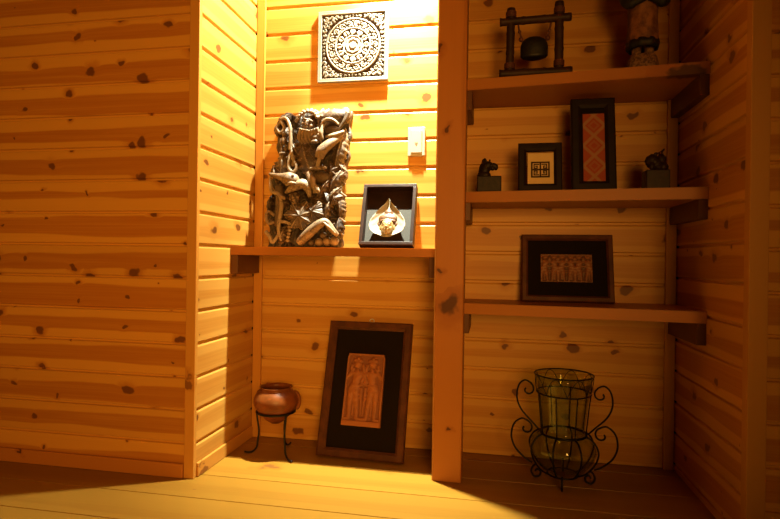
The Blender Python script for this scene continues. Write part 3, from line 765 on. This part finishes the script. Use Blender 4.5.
# ------------------------------------------------------------------ clay pot on its iron stand
PX, PY = .176, -.176
t = thing('clay_pot', 'round red-brown glazed clay pot with an open mouth, held in the iron stand', 'pot', (PX, PY, .117))
prof = [(.0, 0), (.018, .003), (.036, .016), (.057, .038), (.075, .062), (.083, .084), (.081, .104), (.072, .122), (.060, .132), (.056, .137), (.059, .143), (.062, .146), (.059, .147), (.052, .140), (.053, .130), (.064, .118), (.073, .100), (.075, .084), (.066, .058), (.048, .032), (.0, .012)]
mb = MB(); mb.lathe([(r, z * .955) for r, z in prof], 48); mb.build('body', 'clay', t)
for a0 in (.35, PI - .2):                                            # two broad ears from shoulder to belly
    c, s = math.cos(a0), math.sin(a0); q = spline([(.066 * c, .066 * s, .116), (.078 * c, .078 * s, .110), (.086 * c, .086 * s, .088), (.084 * c, .084 * s, .064), (.074 * c, .074 * s, .054)], 5)
    mb = MB(); mb.tube(q, .0075, 10); mb.build('ear', 'clay', t)
t = thing('pot_stand', 'black wrought-iron ring stand with three curled legs, under the clay pot', 'stand', (PX, PY, 0))
RZ, RR = .164, .0712
mb = MB(); mb.tube([(RR * math.cos(a), RR * math.sin(a), RZ) for a in [2 * PI * k / 40 for k in range(40)]], .0042, 8, closed=True); mb.build('ring', 'iron', t)
for a0 in (math.radians(188), math.radians(-38), math.radians(82)):
    c, s = math.cos(a0), math.sin(a0)
    pr = [(.0725, .167), (.0725, .148), (.068, .118), (.064, .085), (.068, .050), (.072, .025), (.086, .009), (.104, .0045), (.118, .007)]
    mb = MB(); mb.tube(spline([(r * c, r * s, z) for r, z in pr], 6), .0036, 8); mb.build('leg', 'iron', t)

# ------------------------------------------------------------------ amber glass vase in its iron cage
t = thing('glass_vase', 'amber ribbed glass vase in a black wrought-iron cage with scroll handles, on the floor', 'vase', (1.213, -.197, 0))
def vz(prof):
    return prof
outer = [(.0, .024), (.036, .026), (.072, .045), (.100, .080), (.110, .110), (.105, .135), (.088, .153), (.071, .165), (.070, .180), (.074, .220), (.079, .260), (.084, .300), (.090, .340), (.094, .362)]
inner = [(r - .004 if r > .01 else 0, z + (.004 if z < .05 else 0)) for r, z in outer][::-1]
inner[0] = (.091, .363)
rib = lambda a, s: 1 + .024 * abs(math.cos(a * 8)) - .020
mb = MB(); mb.lathe(outer + inner, 128, rib=rib); mb.build('glass_body', 'glass', t)
def ring(r, z, w=.0034, name='ring'):
    mb = MB(); mb.tube([(r * math.cos(a), r * math.sin(a), z) for a in [2 * PI * k / 48 for k in range(48)]], w, 8, closed=True); return mb.build(name, 'iron', t)
ring(.096, .361, .0024); ring(.0880, .300, .0026); ring(.0745, .163, .0042); ring(.050, .026, .003)
for k in range(8):
    a = 2 * PI * (k + .5) / 8; c, s = math.cos(a), math.sin(a)
    mb = MB(); mb.tube([(r * c, r * s, z) for r, z in ((.0745, .164), (.0775, .200), (.0825, .250), (.0885, .301))], .0021, 6); mb.build('upright_rod', 'iron', t)
    pts = []
    for q in range(13):                                             # looped wire between the two top rings
        f = q / 12; aa = a + (f - .5) * 2 * PI / 8; pts.append((( .0885 + .008 * math.sin(PI * f)) * math.cos(aa), (.0885 + .008 * math.sin(PI * f)) * math.sin(aa), .302 + .056 * math.sin(PI * f)))
    mb = MB(); mb.tube(pts, .0012, 6); mb.build('looped_wire', 'iron', t)
for k in range(8):
    a = 2 * PI * (k + .5) / 8; c, s = math.cos(a), math.sin(a)
    mb = MB(); mb.tube(spline([(r * c, r * s, z) for r, z in ((.0745, .163), (.094, .154), (.110, .134), (.1155, .110), (.1045, .076), (.078, .042), (.050, .026))], 5), .0031, 7); mb.build('rib', 'iron', t)
def curl(c, r0, r1, a0, a1, n=26): return [(c[0] + (r0 + (r1 - r0) * k / n) * math.cos(a0 + (a1 - a0) * k / n), c[1] + (r0 + (r1 - r0) * k / n) * math.sin(a0 + (a1 - a0) * k / n)) for k in range(n + 1)]
def handle(side, pts2, r, name):
    c, s = math.cos(side), math.sin(side)
    mb = MB(); mb.tube([(p[0] * c, p[0] * s, p[1]) for p in pts2], r, 8); return mb.build(name, 'iron', t)
def smooth2(p, n=6): return [(v.x, v.z) for v in spline([(a, 0, b) for a, b in p], n)]
for side in (math.radians(-8), math.radians(172)):
    up = smooth2([(.079, .166), (.100, .188), (.138, .228), (.154, .270), (.148, .312), (.128, .331), (.106, .322)]) + curl((.1185, .300), .0240, .006, 2.05, 2.05 + 4.9)
    lo = smooth2([(.100, .050), (.128, .066), (.158, .096), (.171, .135), (.163, .176), (.137, .198), (.113, .190)]) + curl((.123, .167), .0250, .006, 1.95, 1.95 + 4.9)
    handle(side, up, .0030, 'upper_handle'); handle(side, lo, .0032, 'lower_handle')
for side in (math.radians(-8), math.radians(172), math.radians(-98), math.radians(82)):
    ft = smooth2([(.088, .046), (.098, .036), (.102, .020), (.092, .0045), (.076, .008), (.072, .022), (.082, .030), (.090, .022)])
    handle(side, ft, .0036, 'scroll_foot')

# ------------------------------------------------------------------ bamboo bell frame
GX, GY = 1.102, -.203
t = thing('bell_frame', 'dark bamboo frame bound with rattan on the topmost dim shelf, bell hung inside it', 'frame stand', (GX, GY, ZA))
def bamboo(p0, p1, r, name):
    p0, p1 = Vector(p0), Vector(p1); n = 24; pts = []; rs = []
    for k in range(n + 1):
        f = k / n; pts.append(p0.lerp(p1, f)); q = (f * 3.2) % 1.0; rs.append(r * (1.10 if q < .07 else .96 if q < .2 else 1.0))
    mb = MB(); mb.tube(pts, rs, 14); return mb.build(name, 'bamboo', t)
bamboo((-.083, 0, .016), (-.080, 0, .243), .0138, 'post'); bamboo((.080, 0, .016), (.079, 0, .255), .0145, 'post')
bamboo((-.118, -.004, .0185), (.122, -.004, .0185), .0150, 'bottom_bar'); bamboo((-.118, -.004, .197), (.118, -.004, .201), .0130, 'top_bar')
for x, z in ((-.083, .038), (-.080, .215), (.080, .040), (.079, .219)):
    mb = MB()
    for k in range(4): mb.tube([(x + .0160 * math.cos(a), .0160 * math.sin(a), z + k * .005) for a in [2 * PI * j / 20 for j in range(20)]], .0024, 6, closed=True)
    mb.build('rattan_binding', 'rattan', t)
b = thing('hanging_bell', 'dark rounded bell hanging on two knotted cords inside the bamboo frame', 'bell', (GX - .002, GY, ZA + .058))
mb = MB()
ns, nz = 40, 18; vs = []; fs = []
for j in range(nz + 1):
    f = j / nz; z = .010 + .076 * f
    w = .0470 * (1 - max(0, (f - .35) / .65) ** 2.6) ** .5 * (1 - .04 * (1 - f)); d = .024 * (1 - max(0, (f - .35) / .65) ** 2.6) ** .5
    if j == 0: w *= .93; d *= .9
    for i in range(ns): a = 2 * PI * i / ns; vs.append((max(w, .001) * math.cos(a), max(d, .001) * math.sin(a), z + .004 * math.cos(a) ** 2 * (1 - f)))
for j in range(nz):
    for i in range(ns): i2 = (i + 1) % ns; fs.append((j * ns + i, j * ns + i2, (j + 1) * ns + i2, (j + 1) * ns + i))
fs.append(tuple(range(ns))[::-1]); fs.append(tuple(nz * ns + i for i in range(ns)))
mb.add(vs, fs, True); mb.build('bell_body', 'bell', b)
for s in (-1, 1):
    mb = MB(); mb.tube(spline([(s * .034, 0, .066), (s * .044, -.002, .076), (s * .044, 0, .088), (s * .050, -.004, .106), (s * .054, -.002, .128)], 6), [.0034] * 25, 7)
    mb.ball((s * .0440, -.002, .077), .0085); mb.ball((s * .049, -.004, .102), .0062); mb.build('cord', 'rattan', b)

# ------------------------------------------------------------------ carved standing figure at the end of the top shelf
t = thing('carved_figurine', 'tall carved wooden robed figure with dark hem, on mottled plinth beside the bell frame', 'figurine', (1.449, -.190, ZA))
mb = MB(); mb.lathe([(0, 0), (.050, 0), (.053, .010), (.050, .034), (.043, .058), (0, .064)], 28, rib=lambda a, s: 1 + .05 * math.sin(5 * a + 1)); mb.build('plinth', 'plinth', t)
mb = MB(); prof = [(0, .090), (.045, .090), (.049, .098), (.048, .130), (.046, .170), (.046, .205), (.050, .250), (.054, .290), (.053, .330), (.042, .360), (.022, .374), (.018, .388), (.0, .392)]
mb.lathe(prof, 44, rib=lambda a, s: 1 + .05 * math.sin(9 * a + 2 * s) * (1 - s)); ob = mb.build('robe', 'robe', t)
at = ob.data.attributes.new('h', 'FLOAT', 'POINT')
for v in ob.data.vertices: at.data[v.index].value = .45 + .4 * noise.noise(v.co * 40)
mb = MB(); mb.lathe([(.041, .080), (.048, .082), (.051, .094), (.049, .108), (.043, .106)], 44, rib=lambda a, s: 1 + .05 * math.sin(9 * a), closed=True); mb.build('hem', 'robe_dark', t)
for s in (-1, 1):
    mb = MB(); mb.tube([(s * .020, -.004, .046), (s * .020, -.004, .094)], [.014, .016], 10); mb.ball((s * .021, -.022, .052), (.012, .022, .009)); mb.build('foot', 'plinth', t)
    mb = MB(); mb.tube(spline([(s * .048, 0, .344), (s * .066, -.010, .290), (s * .058, -.034, .226), (s * .032, -.052, .222), (s * .008, -.058, .232)], 6), [.020] * 8 + [.017] * 9 + [.012] * 8, 10); mb.build('sleeve', 'robe_dark', t)
HZ = .056
mb = MB()
for c, r in (((0, -.004, .366), (.030, .033, .040)), ((0, -.036, .362), (.006, .008, .009)), ((-.012, -.030, .374), (.008, .006, .004)), ((.012, -.030, .374), (.008, .006, .004)), ((0, -.031, .348), (.010, .006, .004)), ((-.031, 0, .364), (.006, .008, .012)), ((.031, 0, .364), (.006, .008, .012)), ((0, 0, .335), (.018, .018, .02))):
    mb.ball((c[0], c[1], c[2] + HZ), r, 3)
remeshed(mb.build('carved_head', 'plinth', t), .0025)
mb = MB(); mb.ball((0, .006, .388 + HZ), (.034, .034, .026)); mb.ball((0, .010, .414 + HZ), (.014, .014, .012)); remeshed(mb.build('topknot_hair', 'robe_dark', t), .003)

# ------------------------------------------------------------------ two soapstone beast figurines
def beast(label, loc, W, mirror, mat, kind, bh=.054):
    t = thing('beast_figurine', label, 'figurine', loc)
    mb = MB(); mb.box((-W / 2, -.030, 0), (W / 2, .030, bh), .003); mb.build('block_base', mat, t)
    mb = MB(); m = mirror; KS = .95 if kind == 0 else 1.0
    def b(x, y, z, rx, ry, rz, ang=0): mb.ball((x * m, y, bh + (z - .053) * KS), (rx * KS, ry * KS, rz * KS), 2, Matrix.Rotation(ang * m, 3, 'Y'))
    if kind == 0:   # upright neck, square muzzle, two ears
        b(-.018, 0, .058, .026, .022, .018); b(-.016, 0, .078, .019, .017, .028, .15); b(-.006, 0, .096, .018, .015, .016); b(.014, 0, .094, .017, .012, .011, .15); b(.022, 0, .088, .008, .011, .012)
        b(.010, 0, .082, .008, .009, .006)
        b(-.013, -.008, .113, .004, .0035, .011, -.5); b(.000, .008, .112, .004, .0035, .010, .2); b(-.030, 0, .084, .007, .010, .022, .2); b(-.020, 0, .108, .008, .008, .008); b(-.022, -.004, .114, .006, .004, .005, -.6)
    else:           # rounded crouching beast with a big head and a raised tail
        b(-.012, 0, .064, .028, .024, .020); b(.006, 0, .080, .026, .022, .024); b(.014, -.004, .088, .021, .020, .018); b(.026, -.006, .084, .011, .014, .009); b(.025, -.006, .074, .009, .012, .005)
        b(-.016, 0, .090, .016, .018, .018); b(.004, -.012, .106, .008, .004, .006, .5); b(.010, .010, .106, .007, .004, .006); b(-.014, 0, .110, .007, .006, .009, -.6); b(-.021, 0, .119, .004, .004, .009, -.7); b(.018, -.020, .064, .008, .008, .014); b(-.018, -.018, .062, .012, .010, .014)
    remeshed(mb.build('beast', mat, t), .0022, 1)
    for e in (-1, 1):
        q = MB(); q.ball(((.006 if kind == 0 else .022) * m, e * .0135 * KS - (0 if kind == 0 else .005), bh + ((.100 if kind == 0 else .094) - .053) * KS), .0026, 1); q.build('eye', 'bell', t)
beast('dark stone figurine of a long-necked horned beast on a block, beside the post', (.956, -.195, ZB), .082, 1, 'stone', 0)
beast('dark stone figurine of a stout round-headed beast on a block, beside the red textile picture', (1.494, -.195, ZB), .073, -1, 'stone_red', 1, .067)

# ------------------------------------------------------------------ lamps
LX, LYY = .592, -.159
t = thing('ceiling_downlight', 'small round white downlight in the ceiling over the lit shelf', 'lamp', (LX, LYY, ZC))
mb = MB(); mb.lathe([(.034, -.0), (.046, -.0), (.047, -.006), (.040, -.010), (.034, -.008)], 32, closed=True); mb.build('trim_ring', 'white', t)
mb = MB(); mb.lathe([(0.0, -.003), (.033, -.003), (.033, -.0045), (0, -.0045)], 24); mb.build('lens', 'glow', t)
def spot(name, loc, aim, watts, color, size, blend, soft):
    L = bpy.data.lights.new(name, 'SPOT'); L.energy = watts; L.color = color; L.spot_size = math.radians(size); L.spot_blend = blend; L.shadow_soft_size = soft
    o = bpy.data.objects.new(name, L); COL.objects.link(o); o.location = loc
    o.rotation_euler = (Vector(aim) - Vector(loc)).to_track_quat('-Z', 'Y').to_euler(); return o
LC = (1.0, 1.05, .84)
spot('downlight_beam', (LX, LYY, ZC - .07), (LX + .01, 0, 1.22), 720, LC, 58, 1.0, .022)        # the reflector's beam, tipped to the wall
spot('downlight_spill', (LX, LYY, ZC - .07), (LX, LYY, 0), 235, LC, 140, .45, .022)              # its wide spill
spot('room_lamp', (1.5, -3.4, 1.02), (-.12, LY, .92), 325, (1.0, .46, .09), 72, 1.0, .55)        # dim warm lamp of the room behind the viewer

W_ = bpy.data.worlds.new('World'); S.world = W_; W_.use_nodes = True
W_.node_tree.nodes['Background'].inputs[0].default_value = (0, 0, 0, 1)

# ------------------------------------------------------------------ camera
def cam():
    f, yaw, pitch, roll = 540.37, -.1857, .0003, .0141
    cy, sy, c, s = math.cos(yaw), math.sin(yaw), math.cos(pitch), math.sin(pitch)
    w = Vector((sy * c, cy * c, s)); r0 = Vector((cy, -sy, 0)); u0 = r0.cross(w)
    cr, sr = math.cos(roll), math.sin(roll); r = r0 * cr + u0 * sr; u = u0 * cr - r0 * sr
    d = bpy.data.cameras.new('Camera'); d.sensor_width = 36; d.lens = f / 780 * 36; d.clip_start = .05
    o = bpy.data.objects.new('Camera', d); COL.objects.link(o)
    o.matrix_world = Matrix(((r.x, u.x, -w.x, .9673), (r.y, u.y, -w.y, -2.1018), (r.z, u.z, -w.z, .74), (0, 0, 0, 1)))
    S.camera = o
cam()
try:
    S.cycles.diffuse_bounces = 8; S.cycles.max_bounces = 14; S.cycles.transmission_bounces = 12; S.cycles.transparent_max_bounces = 32; S.cycles.caustics_refractive = True
    S.cycles.sample_clamp_indirect = 4.0
except Exception: pass
S.view_settings.view_transform = 'Standard'; S.view_settings.look = 'None'; S.view_settings.gamma = 1; S.view_settings.use_curve_mapping = False
S.view_settings.exposure = 0.0
